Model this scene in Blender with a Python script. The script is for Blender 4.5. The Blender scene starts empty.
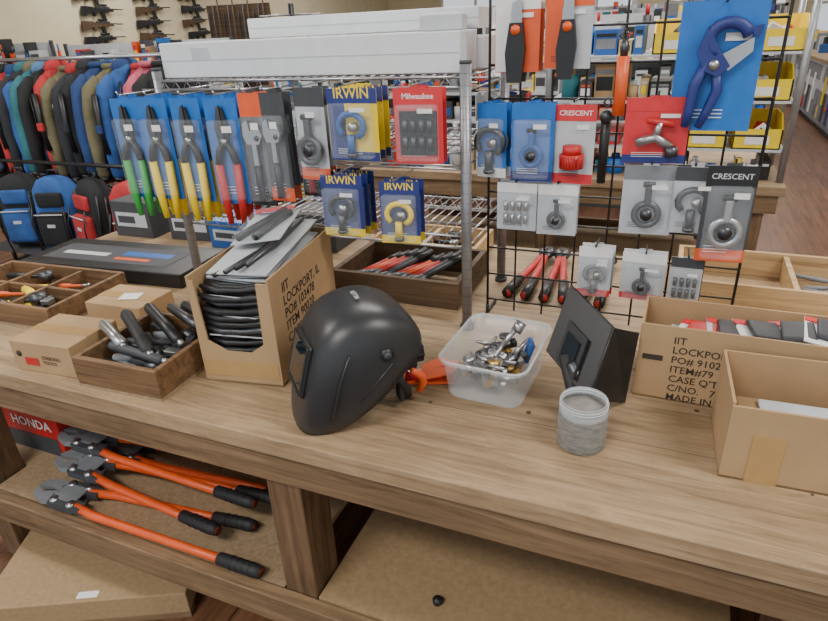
import bpy, bmesh, math, random
from mathutils import Vector, Matrix, Euler
R=random.Random(7)
scene=bpy.context.scene
T=0.82; S=0.32
def lin(c):
    c/=255.0
    return c/12.92 if c<=.04045 else ((c+.055)/1.055)**2.4
def col(rgb,k=1): return tuple(min(1,lin(c)*k) for c in rgb)+(1,)
# ---------------------------------------------------------------- materials
def base(name):
    m=bpy.data.materials.new(name); m.use_nodes=True
    nt=m.node_tree; return m,nt,nt.nodes['Principled BSDF']
def pm(name,rgb,rough=.5,metal=0,var=.12,scale=25,bump=0,alpha=1,emit=0,stretch=(1,1,1)):
    m,nt,b=base(name); N=nt.nodes; L=nt.links
    tc=N.new('ShaderNodeTexCoord'); mp=N.new('ShaderNodeMapping'); mp.inputs['Scale'].default_value=stretch
    n=N.new('ShaderNodeTexNoise'); n.inputs['Scale'].default_value=scale; n.inputs['Detail'].default_value=4
    r=N.new('ShaderNodeValToRGB'); r.color_ramp.elements[0].position=.3; r.color_ramp.elements[1].position=.7
    r.color_ramp.elements[0].color=col(rgb,1-var); r.color_ramp.elements[1].color=col(rgb,1+var)
    L.new(tc.outputs['Object'],mp.inputs[0]); L.new(mp.outputs[0],n.inputs['Vector'])
    L.new(n.outputs['Fac'],r.inputs[0]); L.new(r.outputs[0],b.inputs['Base Color'])
    b.inputs['Roughness'].default_value=rough; b.inputs['Metallic'].default_value=metal; b.inputs['Alpha'].default_value=alpha
    if emit:
        L.new(r.outputs[0],b.inputs['Emission Color']); b.inputs['Emission Strength'].default_value=emit
    if bump:
        bp=N.new('ShaderNodeBump'); bp.inputs['Strength'].default_value=bump; bp.inputs['Distance'].default_value=.004
        L.new(n.outputs['Fac'],bp.inputs['Height']); L.new(bp.outputs[0],b.inputs['Normal'])
    return m
def wood(name,dark,mid,light,rough=.55,axis='X',plank=None,fine=28,along=1.6,seam=.008,pv=.25,blotch=.7,lo=.33,hi=.7):
    m,nt,b=base(name); N=nt.nodes; L=nt.links
    def math_(op,a,bb=None,c=None):
        n=N.new('ShaderNodeMath'); n.operation=op
        for i,x in enumerate((a,bb,c)):
            if x is None: continue
            if isinstance(x,(int,float)): n.inputs[i].default_value=x
            else: L.new(x,n.inputs[i])
        return n.outputs[0]
    tc=N.new('ShaderNodeTexCoord'); sp=N.new('ShaderNodeSeparateXYZ'); L.new(tc.outputs['Object'],sp.inputs[0])
    ax={'X':0,'Y':1,'Z':2}[axis]; o=[i for i in range(3) if i!=ax]
    a=sp.outputs[ax]; c1=sp.outputs[o[0]]; c2=sp.outputs[o[1]]
    if plank:
        q=math_('DIVIDE',c1,plank); idx=math_('FLOOR',q); fr=math_('FRACT',q)
        wn=N.new('ShaderNodeTexWhiteNoise'); wn.noise_dimensions='1D'; L.new(idx,wn.inputs['W']); rnd=wn.outputs['Value']
    else: rnd=None
    al=math_('MULTIPLY',a,along)
    if rnd: al=math_('ADD',al,math_('MULTIPLY',rnd,37.0))
    cb=N.new('ShaderNodeCombineXYZ'); L.new(al,cb.inputs[0]); L.new(math_('MULTIPLY',c1,fine),cb.inputs[1]); L.new(math_('MULTIPLY',c2,fine),cb.inputs[2])
    n=N.new('ShaderNodeTexNoise'); n.inputs['Scale'].default_value=1; n.inputs['Detail'].default_value=10; n.inputs['Distortion'].default_value=.9; n.inputs['Roughness'].default_value=.72
    L.new(cb.outputs[0],n.inputs['Vector'])
    r=N.new('ShaderNodeValToRGB'); e=r.color_ramp.elements; e[0].position=lo; e[1].position=hi; e[0].color=col(dark); e[1].color=col(light)
    x=e.new(.5); x.color=col(mid); L.new(n.outputs['Fac'],r.inputs[0])
    n2=N.new('ShaderNodeTexNoise'); n2.inputs['Scale'].default_value=4.2; n2.inputs['Detail'].default_value=8; n2.inputs['Roughness'].default_value=.65; L.new(tc.outputs['Object'],n2.inputs['Vector'])
    hs=N.new('ShaderNodeHueSaturation'); L.new(r.outputs[0],hs.inputs['Color'])
    val=math_('MULTIPLY_ADD',n2.outputs['Fac'],blotch,1-blotch/2)
    if rnd: val=math_('MULTIPLY',val,math_('MULTIPLY_ADD',rnd,pv,1-pv/2))
    if plank:
        sm=math_('GREATER_THAN',fr,seam/plank*.5); val=math_('MULTIPLY',val,math_('MULTIPLY_ADD',sm,.6,.4))
    L.new(val,hs.inputs['Value']); L.new(hs.outputs[0],b.inputs['Base Color'])
    b.inputs['Roughness'].default_value=rough
    bp=N.new('ShaderNodeBump'); bp.inputs['Strength'].default_value=.3; bp.inputs['Distance'].default_value=.0015
    L.new(n.outputs['Fac'],bp.inputs['Height']); L.new(bp.outputs[0],b.inputs['Normal'])
    return m
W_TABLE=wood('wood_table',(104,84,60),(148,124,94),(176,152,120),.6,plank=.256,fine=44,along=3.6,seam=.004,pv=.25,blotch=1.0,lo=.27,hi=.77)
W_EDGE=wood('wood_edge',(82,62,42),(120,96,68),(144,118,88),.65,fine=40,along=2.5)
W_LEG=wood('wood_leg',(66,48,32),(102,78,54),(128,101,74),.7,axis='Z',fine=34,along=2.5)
W_FLOOR=wood('wood_floor',(66,42,30),(100,68,48),(124,88,64),.35,axis='Y',plank=.13,fine=22)
W_BIN=wood('wood_bin',(66,48,32),(112,84,56),(140,108,74),.65,fine=40)
W_DARK=wood('wood_dark_crate',(48,36,26),(82,62,42),(104,80,56),.7,fine=40)
W_TRAY=wood('wood_tray',(146,116,78),(188,156,112),(206,178,136),.6,fine=30)
PLY=pm('plywood',(150,128,98),.75,var=.2,scale=90,bump=.15)
PLY2=pm('plywood_panel',(156,130,96),.75,var=.12,scale=70)
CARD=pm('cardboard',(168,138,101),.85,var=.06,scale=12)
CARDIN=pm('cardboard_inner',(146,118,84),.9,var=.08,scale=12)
TAPE=pm('packing_tape',(172,138,90),.3,var=.05)
INK=pm('ink_dark',(52,44,38),.8)
WHITE=pm('paper_white',(228,228,226),.7,var=.04)
WBOX=pm('white_box',(214,217,220),.6,var=.04)
CREAM=pm('wall_cream',(222,210,178),.9,var=.04,scale=3)
CEIL=pm('ceiling_white',(225,225,220),.9,var=.03)
BLACK=pm('black_plastic',(26,27,29),.42,var=.15)
HELM=pm('helmet_black',(38,40,43),.38,var=.12,scale=8)
RUB=pm('black_rubber',(30,30,32),.6,var=.15)
GLASSD=pm('lens_dark',(24,34,40),.06,var=.1)
STEEL=pm('steel',(172,174,176),.32,.9,var=.1)
DSTEEL=pm('dark_steel',(82,84,88),.38,.8,var=.2)
CHROME=pm('wire_chrome',(186,188,192),.3,.85,var=.06)
GPOST=pm('post_grey',(150,152,156),.4,.6,var=.08)
BRASS=pm('brass',(196,160,92),.35,.8,var=.15)
ORANGE=pm('orange_paint',(222,88,36),.4,var=.08)
RED=pm('red',(186,40,38),.45,var=.1)
CRED=pm('card_red',(206,46,52),.5,var=.05)
BLUE=pm('card_blue',(28,104,184),.5,var=.08)
BLUE2=pm('tool_blue',(34,88,158),.4,var=.08)
NAVY=pm('card_navy',(34,48,116),.5,var=.08)
YEL=pm('yellow',(238,206,30),.5,var=.05)
GREEN=pm('green',(50,160,70),.5,var=.1)
GREY=pm('grey_card',(120,124,128),.6,var=.1)
LGREY=pm('light_grey',(186,190,194),.6,var=.06)
DGREY=pm('dark_grey',(62,64,68),.6,var=.1)
TAN=pm('tan_box',(190,162,116),.7,var=.06)
TEAL=pm('teal',(40,112,122),.7)
CLEAR=pm('clear_plastic',(225,232,238),.1,var=.02,alpha=.10)
TUB=pm('tub_plastic',(222,228,232),.22,var=.02,alpha=.3)
TAPEG=pm('grey_wire',(124,122,116),.75,var=.25,scale=50,stretch=(1,1,5),bump=.3)
EMIT=pm('lamp_diffuser',(255,250,240),.5,var=.01,emit=6)
GLASS=pm('window_glass',(235,242,248),.05,var=.01,alpha=.12)
# ---------------------------------------------------------------- mesh builder
RX=Matrix.Rotation(math.pi/2,4,'X')
def TR(*a): return Matrix.Translation(a)
def RZ(d): return Matrix.Rotation(math.radians(d),4,'Z')
def RY(d): return Matrix.Rotation(math.radians(d),4,'Y')
class MB:
    def __init__(s,M=None): s.v=[];s.f=[];s.m=[];s.sm=[];s.mats=[];s.M=M or Matrix.Identity(4)
    def mi(s,mat):
        if mat not in s.mats: s.mats.append(mat)
        return s.mats.index(mat)
    def add(s,vs,fs,mat,smooth=False,M=None):
        X=s.M@M if M is not None else s.M; o=len(s.v); k=s.mi(mat)
        s.v+=[X@Vector(p) for p in vs]
        for f in fs: s.f.append(tuple(i+o for i in f)); s.m.append(k); s.sm.append(smooth)
    def box(s,c,sz,mat,rot=(0,0,0),bev=0,M=None):
        L=Matrix.Translation(c)@Euler(rot).to_matrix().to_4x4()
        if M is not None: L=M@L
        x,y,z=[q/2 for q in sz]
        if bev<=0:
            vs=[(i*x,j*y,k*z) for i in(-1,1) for j in(-1,1) for k in(-1,1)]
            s.add(vs,[(0,1,3,2),(4,6,7,5),(0,4,5,1),(2,3,7,6),(0,2,6,4),(1,5,7,3)],mat,False,L)
        else:
            bm=bmesh.new(); bmesh.ops.create_cube(bm,size=1,matrix=Matrix.Diagonal((sz[0],sz[1],sz[2],1)))
            bmesh.ops.bevel(bm,geom=bm.edges[:],offset=min(bev,min(sz)*.45),segments=2,affect='EDGES',profile=.5)
            bm.verts.ensure_lookup_table()
            s.add([v.co.copy() for v in bm.verts],[tuple(v.index for v in f.verts) for f in bm.faces],mat,bev>.01,L); bm.free()
    def bb(s,a,b,mat,bev=0,M=None):
        s.box([(a[i]+b[i])/2 for i in range(3)],[abs(b[i]-a[i]) for i in range(3)],mat,bev=bev,M=M)
    def tube(s,pts,r,mat,n=8,closed=False,M=None,smooth=True,caps=True):
        P=[Vector(p) for p in pts]; k=len(P); rs=r if isinstance(r,(list,tuple)) else [r]*k
        vs=[];up=None
        for i in range(k):
            if closed: t=P[(i+1)%k]-P[i-1]
            else: t=P[min(i+1,k-1)]-P[max(i-1,0)]
            if t.length<1e-9: t=Vector((0,0,1))
            t.normalize()
            if up is None:
                up=Vector((0,0,1)) if abs(t.z)<.9 else Vector((1,0,0))
            u=up-t*up.dot(t)
            if u.length<1e-6: u=t.orthogonal()
            u.normalize(); up=u; w=t.cross(u)
            for j in range(n):
                a=2*math.pi*j/n; vs.append(P[i]+(u*math.cos(a)+w*math.sin(a))*rs[i])
        fs=[]
        for i in range(k if closed else k-1):
            for j in range(n):
                a=i*n+j; b=i*n+(j+1)%n; c=((i+1)%k)*n+(j+1)%n; d=((i+1)%k)*n+j; fs.append((a,b,c,d))
        if not closed and caps: fs+=[tuple(range(n))[::-1],tuple((k-1)*n+j for j in range(n))]
        s.add(vs,fs,mat,smooth,M)
    def cyl(s,a,b,r,mat,n=14,r2=None,M=None,smooth=True): s.tube([a,b],[r,r if r2 is None else r2],mat,n,M=M,smooth=smooth)
    def prism(s,pts,t,mat,M=None,z=0):
        n=len(pts); vs=[(p[0],p[1],z-t/2) for p in pts]+[(p[0],p[1],z+t/2) for p in pts]
        fs=[tuple(range(n))[::-1],tuple(range(n,2*n))]+[(i,(i+1)%n,n+(i+1)%n,n+i) for i in range(n)]
        s.add(vs,fs,mat,False,M)
    def rings(s,rings,mat,caps=True,M=None,smooth=True):
        n=len(rings[0]); vs=[p for r in rings for p in r]; fs=[]
        for i in range(len(rings)-1):
            for j in range(n): fs.append((i*n+j,i*n+(j+1)%n,(i+1)*n+(j+1)%n,(i+1)*n+j))
        if caps: fs+=[tuple(range(n))[::-1],tuple((len(rings)-1)*n+j for j in range(n))]
        s.add(vs,fs,mat,smooth,M)
    def lathe(s,prof,mat,n=28,M=None):
        s.rings([[(r*math.cos(2*math.pi*j/n),r*math.sin(2*math.pi*j/n),z) for j in range(n)] for r,z in prof],mat,False,M)
    def text(s,body,size,mat,M,sp=1.0,align='LEFT'):
        cu=bpy.data.curves.new('t','FONT'); cu.body=body; cu.size=size; cu.resolution_u=2; cu.space_line=sp; cu.align_x=align; cu.offset=size*.012
        ob=bpy.data.objects.new('t',cu); scene.collection.objects.link(ob)
        dg=bpy.context.evaluated_depsgraph_get(); me=bpy.data.meshes.new_from_object(ob.evaluated_get(dg))
        s.add([v.co.copy() for v in me.vertices],[tuple(p.vertices) for p in me.polygons],mat,False,M)
        bpy.data.objects.remove(ob); bpy.data.meshes.remove(me); bpy.data.curves.remove(cu)
    def mesh(s,name):
        me=bpy.data.meshes.new(name); me.from_pydata([tuple(v) for v in s.v],[],s.f)
        for m in s.mats: me.materials.append(m)
        me.polygons.foreach_set('material_index',s.m); me.polygons.foreach_set('use_smooth',s.sm)
        bm=bmesh.new(); bm.from_mesh(me); bmesh.ops.recalc_face_normals(bm,faces=bm.faces[:]); bm.to_mesh(me); bm.free(); me.update(); return me
    def obj(s,name,loc=(0,0,0),rz=0,parent=None): return place(s.mesh(name),name,loc,rz,parent)
def place(me,name,loc=(0,0,0),rz=0,parent=None,rot=None):
    ob=bpy.data.objects.new(name,me); ob.location=loc; ob.rotation_euler=rot or (0,0,math.radians(rz)); scene.collection.objects.link(ob)
    if parent: ob.parent=parent
    return ob
# ---------------------------------------------------------------- room
def simple(name,a,b,mat):
    m=MB(); m.bb(a,b,mat); return m.obj(name)
simple('floor',(-10.2,-3,-.1),(6.2,22.2,0),W_FLOOR)
simple('ceiling',(-10.2,-3,4),(6.2,22.2,4.1),CEIL)
simple('wall_left',(-10.2,-3,0),(-10,22.2,4),CREAM)
simple('wall_right',(6,-3,0),(6.2,22.2,4),CREAM)
m=MB()
wx=[(-8,-5.5),(-4,-1.5),(.8,2.6),(3.2,5.2)]; px=-10
for a,b in wx:
    m.bb((px,22,0),(a,22.2,4),CREAM); m.bb((a,22,0),(b,22.2,.7),CREAM); m.bb((a,22,2.6),(b,22.2,4),CREAM); px=b
m.bb((px,22,0),(6,22.2,4),CREAM); m.obj('wall_back')
for i,(a,b) in enumerate(wx):
    m=MB(); c=(a+b)/2
    for q in (a+.04,c,b-.04): m.bb((q-.04,21.97,.7),(q+.04,22.05,2.6),WHITE)
    for z in (.7,1.65,2.52): m.bb((a,21.97,z),(b,22.05,z+.08),WHITE)
    m.bb((a,22.06,.7),(b,22.07,2.6),GLASS); m.obj('window_%d'%(i+1))
m=MB(); m.bb((-9.99,-3,0),(-9.96,22,.12),WHITE); m.obj('baseboard_left')
m=MB(); m.bb((-9.96,21.96,0),(6,21.99,.12),WHITE); m.obj('baseboard_back')
lights=[(-4.5,.6),(-1.2,-1.6),(2.2,.6),(-1.0,3.4),(-5,6),(.5,7),(-8,9),(-3.5,11),(1.2,12.5),(-7,15),(0,18),(4,5)]
for i,(x,y) in enumerate(lights):
    m=MB(); m.bb((-.95,-.35,-.02),(.95,.35,.08),WHITE,bev=.01); m.bb((-.9,-.3,-.03),(.9,.3,-.021),EMIT); m.obj('ceiling_light_fixture',(x,y,3.91))
    la=bpy.data.lights.new('fluorescent','AREA'); la.shape='RECTANGLE'; la.size=1.8; la.size_y=.7; la.energy=100 if i not in(1,3) else 112; la.color=(1,.965,.915)
    lo=bpy.data.objects.new('fluorescent_light',la); lo.location=(x,y,3.86); scene.collection.objects.link(lo)
w=bpy.data.worlds.new('World'); scene.world=w; w.use_nodes=True
w.node_tree.nodes['Background'].inputs[0].default_value=(.88,.94,1,1); w.node_tree.nodes['Background'].inputs[1].default_value=1.15
# ---------------------------------------------------------------- main display table
def table(x0,x1,y0,y1,legs,n=5,top=T,shelf=S):
    m=MB(); d=(y1-y0)/n
    for i in range(n): m.bb((x0,y0+i*d+(.0006 if i else 0),top-.045),(x1,y0+(i+1)*d-.0006,top),W_TABLE,bev=.003)
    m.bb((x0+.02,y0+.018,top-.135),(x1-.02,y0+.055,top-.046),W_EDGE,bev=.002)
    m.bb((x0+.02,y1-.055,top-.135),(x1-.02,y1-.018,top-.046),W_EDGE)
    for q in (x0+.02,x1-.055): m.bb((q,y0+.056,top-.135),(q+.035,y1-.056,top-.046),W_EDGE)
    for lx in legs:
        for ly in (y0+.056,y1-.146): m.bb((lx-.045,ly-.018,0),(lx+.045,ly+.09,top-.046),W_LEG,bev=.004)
    m.bb((x0+.05,y0,shelf-.09),(x1-.05,y0+.036,shelf-.001),W_EDGE,bev=.003)
    m.bb((x0+.05,y1-.036,shelf-.09),(x1-.05,y1,shelf-.001),W_EDGE)
    return m
m=table(-2.2,.95,.80,2.08,(-1.885,-.705,.31))
m.bb((-2.14,.838,S-.02),(-1.935,2.03,S-.002),PLY); m.bb((-1.83,.838,S-.02),(-.755,2.03,S-.002),PLY)
m.bb((-.655,.838,S-.016),(.26,2.03,S+.004),PLY2); m.bb((.36,.838,S-.016),(.88,2.03,S+.004),PLY2)
m.bb((-1.935,.95,S-.02),(-1.83,1.92,S-.002),PLY)
q=random.Random(77)
for k in range(12):
    x=q.uniform(-2.1,.9); y=q.uniform(.82,1.3); r=q.uniform(.002,.006); m.cyl((x,y,T-.001),(x,y,T+.0003),r,W_DARK,10)
m.obj('display_table')
# ---------------------------------------------------------------- wire rack
m=MB()
X0,X1,Y0,Y1=-1.36,-.452,1.395,1.75
for x in(X0,X1):
    for y in(Y0,Y1):
        m.cyl((x,y,T+.001),(x,y,1.49),.0135,GPOST,16); m.cyl((x,y,T+.001),(x,y,T+.012),.019,DGREY,16); m.cyl((x,y,1.49),(x,y,1.497),.014,DGREY)
        z=T+.05
        while z<1.47: m.tube([(x+.0138*math.cos(a),y+.0138*math.sin(a),z) for a in [k*math.pi/5 for k in range(10)]],.0004,DGREY,4,closed=True); z+=.025
for z in (1.08,1.29,1.462):
    for dz in(0,-.03):
        for y in(Y0,Y1): m.cyl((X0,y,z+dz),(X1,y,z+dz),.003,CHROME,6)
        for x in(X0,X1): m.cyl((x,Y0,z+dz),(x,Y1,z+dz),.003,CHROME,6)
    for y in(Y0,Y1):
        pts=[(X0+.02+i*.02,y,z-(.03 if i%2 else 0)) for i in range(44)]; m.tube(pts,.0016,CHROME,4)
    k=int((X1-X0)/.026)
    for i in range(1,k): x=X0+(X1-X0)*i/k; m.cyl((x,Y0,z+.004),(x,Y1,z+.004),.0018,CHROME,5)
    for y in (1.5,1.63): m.cyl((X0,y,z),(X1,y,z),.003,CHROME,6)
PEG=[(-1.385,1.435,2),(-1.29,1.435,3),(-1.175,1.435,3),(-1.065,1.435,3),(-.985,1.445,2),(-.92,1.445,2),(-.865,1.445,2),(-.81,1.455,2),(-.70,1.455,3),(-.535,1.452,2),(-.742,1.253,3),(-.59,1.243,2)]
for x,z,k in PEG: m.tube([(x,Y0,z+.004),(x,1.27,z+.004),(x,1.262,z+.014)],.002,CHROME,6)
m.cyl((X0-.06,Y0-.004,1.44),(X1,Y0-.004,1.44),.004,CHROME,6)
m.cyl((X0,Y0-.004,1.252),(X1,Y0-.004,1.252),.003,CHROME,6)
m.obj('wire_shelf_rack')
def closedbox(w,d,h,mat,bev=.003): 
    m=MB(); m.box((0,0,h/2),(w,d,h),mat,bev=bev); return m
m=closedbox(.88,.13,.09,WBOX); m.box((0,-.0655,.045),(.875,.001,.002),LGREY); m.box((-.3,-.0656,.06),(.06,.001,.03),LGREY); m.obj('long_white_carton',(-.91,1.478,1.469),0)
m=closedbox(.84,.15,.075,WBOX); m.obj('long_white_carton',(-.87,1.625,1.469),-.5)
m=closedbox(.66,.14,.05,WBOX); m.box((0,-.0705,.025),(.655,.001,.002),LGREY); m.obj('long_white_carton',(-.8,1.61,1.56),2)
m=closedbox(.10,.08,.035,LGREY); m.box((0,0,.037),(.08,.06,.004),WHITE); m.obj('small_white_carton',(-.53,1.475,1.5595),10)
# ---------------------------------------------------------------- packaged goods
def t_snips(m,cx,cy,L,c1,z=.012):
    py=cy+.16*L
    m.prism([(cx-.014,py),(cx-.018,py+.12*L),(cx-.007,py+.3*L),(cx+.001,py+.32*L),(cx+.002,py)],.006,DSTEEL,z=z)
    m.prism([(cx+.014,py),(cx+.018,py+.12*L),(cx+.007,py+.3*L),(cx+.002,py+.3*L),(cx-.002,py)],.006,BLACK,z=z-.003)
    m.cyl((cx,py,z-.006),(cx,py,z+.006),.009,STEEL,10)
    for s_ in(-1,1):
        m.tube([(cx+s_*.006,py,z),(cx+s_*.018,py-.1*L,z),(cx+s_*.024,py-.2*L,z)],[.007,.010,.010],BLACK,8)
        m.tube([(cx+s_*.024,py-.2*L,z),(cx+s_*.022,py-.5*L,z),(cx+s_*.018,py-.76*L,z)],[.0105,.0115,.008],c1,8)
def t_wrench(m,cx,cy,L,c1,z=.012):
    m.prism([(cx-.008,cy-.5*L),(cx+.008,cy-.5*L),(cx+.006,cy+.22*L),(cx-.006,cy+.22*L)],.008,STEEL,z=z)
    m.prism([(cx-.018,cy+.2*L),(cx+.016,cy+.2*L),(cx+.026,cy+.3*L),(cx+.02,cy+.42*L),(cx+.006,cy+.36*L),(cx-.006,cy+.36*L),(cx-.01,cy+.48*L),(cx-.024,cy+.44*L),(cx-.026,cy+.3*L)],.013,STEEL,z=z)
    m.cyl((cx+.012,cy+.27*L,z-.008),(cx+.012,cy+.27*L,z+.008),.007,DSTEEL,10)
    m.tube([(cx,cy-.5*L,z),(cx,cy-.05*L,z)],.0095,c1,8)
def t_cutter(m,cx,cy,L,c1,z=.012):
    pts=[(cx+.3*L*math.cos(a),cy+.12*L+.26*L*math.sin(a),z) for a in [math.radians(k) for k in range(-60,250,26)]]
    m.tube(pts,.07*L,c1,8); m.cyl((cx-.02*L,cy-.06*L,z),(cx-.02*L,cy-.45*L,z),.09*L,c1,12)
    m.cyl((cx+.06*L,cy+.1*L,z-.008),(cx+.06*L,cy+.1*L,z+.01),.1*L,STEEL,14); m.cyl((cx-.02*L,cy-.45*L,z),(cx-.02*L,cy-.52*L,z),.12*L,DSTEEL,12)
def t_round(m,cx,cy,L,c1,z=.02):
    m.cyl((cx,cy-.3*L,z),(cx,cy-.02*L,z),.25*L,c1,20); m.cyl((cx,cy-.02*L,z),(cx,cy+.15*L,z),.19*L,c1,20)
    for k in range(7): m.box((cx+(-3+k)*.06*L,cy-.16*L,z+.24*L-abs(k-3)*.018*L),(.008*L,.24*L,.01),RED)
def t_ring(m,cx,cy,L,c1,z=.016):
    m.tube([(cx+.2*L*math.cos(a),cy-.12*L+.2*L*math.sin(a),z) for a in [k*math.pi/9 for k in range(18)]],.06*L,c1,8,closed=True)
    m.cyl((cx,cy-.12*L,z-.01),(cx,cy-.12*L,z+.01),.1*L,DSTEEL,16); m.box((cx,cy+.22*L,z),(.12*L,.35*L,.016),c1,bev=.004); m.cyl((cx-.1*L,cy+.42*L,z),(cx+.1*L,cy+.42*L,z),.05*L,BLACK,12)
def t_bits(m,cx,cy,L,c1,z=.01):
    for j in range(2):
        for i in range(4): m.cyl((cx+(-1.5+i)*.2*L,cy+(.3-j*.38)*L,z),(cx+(-1.5+i)*.2*L,cy+(.03-j*.38)*L,z),.065*L,c1,10)
def t_socket(m,cx,cy,L,c1,z=.01):
    m.box((cx,cy,z-.006),(.85*L,.95*L,.004),BLACK)
    t_bits(m,cx,cy+.0*L,L*.95,c1,z)
def t_valve(m,cx,cy,L,c1,z=.016):
    m.tube([(cx-.35*L,cy-.1*L,z),(cx,cy,z),(cx+.3*L,cy-.18*L,z)],.09*L,STEEL,10); m.cyl((cx,cy,z),(cx+.06*L,cy+.28*L,z),.07*L,STEEL,10)
    m.tube([(cx-.18*L,cy+.32*L,z),(cx+.3*L,cy+.24*L,z)],.06*L,c1,10); m.cyl((cx+.3*L,cy-.18*L,z),(cx+.33*L,cy-.36*L,z),.12*L,DSTEEL,12)
def t_bigcut(m,cx,cy,L,c1,z=.018):
    M=TR(cx,cy,0)@RZ(-14)@TR(-cx,-cy,0)
    pts=[(cx+.15*L*math.cos(a),cy+.24*L+.13*L*math.sin(a),z) for a in [math.radians(k) for k in range(30,260,22)]]
    m.tube(pts,.05*L,c1,10,M=M)
    m.prism([(cx-.19*L,cy+.3*L),(cx-.04*L,cy+.16*L),(cx+.08*L,cy+.06*L),(cx+.02*L,cy-.04*L),(cx-.1*L,cy-.02*L),(cx-.2*L,cy+.1*L)],.022,c1,z=z,M=M)
    m.prism([(cx-.02*L,cy+.12*L),(cx+.17*L,cy+.3*L),(cx+.2*L,cy+.2*L),(cx+.08*L,cy+.02*L)],.006,STEEL,z=z,M=M)
    m.prism([(cx+.06*L,cy+.34*L),(cx+.2*L,cy+.4*L),(cx+.2*L,cy+.3*L)],.02,c1,z=z,M=M)
    m.cyl((cx-.04*L,cy+.04*L,z-.01),(cx-.04*L,cy+.04*L,z+.014),.04*L,STEEL,12,M=M)
    m.tube([(cx-.1*L,cy+.04*L,z),(cx-.12*L,cy-.15*L,z),(cx-.09*L,cy-.34*L,z),(cx-.07*L,cy-.48*L,z)],[.045*L,.05*L,.042*L,.034*L],c1,10,M=M)
    m.tube([(cx+.0*L,cy+.0*L,z),(cx+.06*L,cy-.14*L,z),(cx+.05*L,cy-.32*L,z),(cx+.03*L,cy-.46*L,z)],[.04*L,.045*L,.04*L,.03*L],c1,10,M=M)
def t_knife(m,cx,cy,L,c1,z=.014):
    m.prism([(cx-.1*L,cy-.5*L),(cx+.08*L,cy-.5*L),(cx+.12*L,cy-.1*L),(cx+.08*L,cy+.2*L),(cx-.08*L,cy+.2*L),(cx-.13*L,cy-.15*L)],.02,c1,z=z)
    m.prism([(cx-.07*L,cy+.2*L),(cx+.07*L,cy+.2*L),(cx+.06*L,cy+.48*L),(cx-.06*L,cy+.42*L)],.006,STEEL,z=z); m.cyl((cx,cy+.12*L,z-.012),(cx,cy+.12*L,z+.013),.06*L,ORANGE,10)
def pack(w,h,card,acc,tool,tc,txt=None,tm=None,clear=True,sub=None,kh=.66,cyo=.58,side=None):
    m=MB(RX); m.box((0,-h/2,0),(w,h,.0016),card)
    if acc: m.box((0,-h*.1,.0012),(w,h*.2,.0012),acc)
    if sub: m.box((0,-h*.93,.0012),(w,h*.13,.0012),sub)
    if side: m.box((-w*.32,-h*.5,.0011),(w*.34,h*.98,.0011),side)
    tool(m,0,-h*cyo,h*kh,tc)
    if clear: m.box((0,-h*.57,.013),(w*.86,h*.76,.024),CLEAR,bev=.007)
    if txt: m.text(txt,min(w*.25,w*1.35/len(txt)),tm,TR(0,-h*.13,.0022),align='CENTER')
    m.box((w*.2,-h*.27,.0264 if clear else .004),(w*.3,h*.06,.0004),WHITE)
    for k in range(3): m.box((-w*.1,-h*(.83+.03*k),.0022),(w*.5,h*.008,.0006),WHITE if card not in(LGREY,WHITE) else DGREY)
    m.box((0,h*.01,0),(w*.3,h*.035,.0014),card)
    return m.mesh('pack')
def hang(me,name,x,z,n,y0=1.30,dy=.034,rz=0):
    for i in range(n): place(me,name,(x+R.uniform(-.003,.003),y0+i*dy,z),rz+R.uniform(-5,5))
sn=[pack(.086,.27,BLUE,BLUE,t_snips,c,kh=1.05,cyo=.56,sub=None) for c in(GREEN,YEL,YEL,RED)]
for i,c in enumerate(sn): hang(c,'packaged_snips',(-1.385,-1.29,-1.175,-1.065)[i],1.43,(2,3,3,3)[i],y0=1.28,rz=12)
wr=pack(.072,.285,DGREY,ORANGE,t_wrench,BLACK,sub=BLACK,kh=.75); wr2=pack(.072,.27,DGREY,DGREY,t_wrench,BLACK,sub=ORANGE,kh=.75); wr3=pack(.066,.27,GREY,DGREY,t_wrench,RED,sub=DGREY,kh=.75)
hang(wr,'packaged_adjustable_wrench',-.985,1.44,2,rz=8); hang(wr2,'packaged_adjustable_wrench',-.92,1.44,2,rz=-6); hang(wr3,'packaged_adjustable_wrench',-.868,1.44,1,y0=1.368,rz=2)
hang(pack(.085,.22,LGREY,DGREY,t_ring,DSTEEL,sub=ORANGE),'packaged_pipe_tool',-.815,1.452,2)
ir=pack(.13,.165,YEL,NAVY,t_cutter,BLUE2,'IRWIN',YEL,sub=NAVY,side=NAVY); hang(ir,'packaged_pipe_cutter',-.695,1.45,3,y0=1.29)
hang(pack(.115,.165,CRED,CRED,t_socket,DSTEEL,'Milwaukee',WHITE,sub=CRED,kh=.62),'packaged_socket_set',-.535,1.447,2,rz=3)
hang(pack(.112,.155,NAVY,NAVY,t_cutter,DSTEEL,'IRWIN',YEL,sub=YEL),'packaged_pipe_cutter',-.742,1.248,3,y0=1.29)
hang(pack(.10,.155,NAVY,NAVY,t_cutter,YEL,'IRWIN',YEL,sub=YEL),'packaged_pipe_cutter',-.59,1.238,2,y0=1.30,rz=6)
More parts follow.
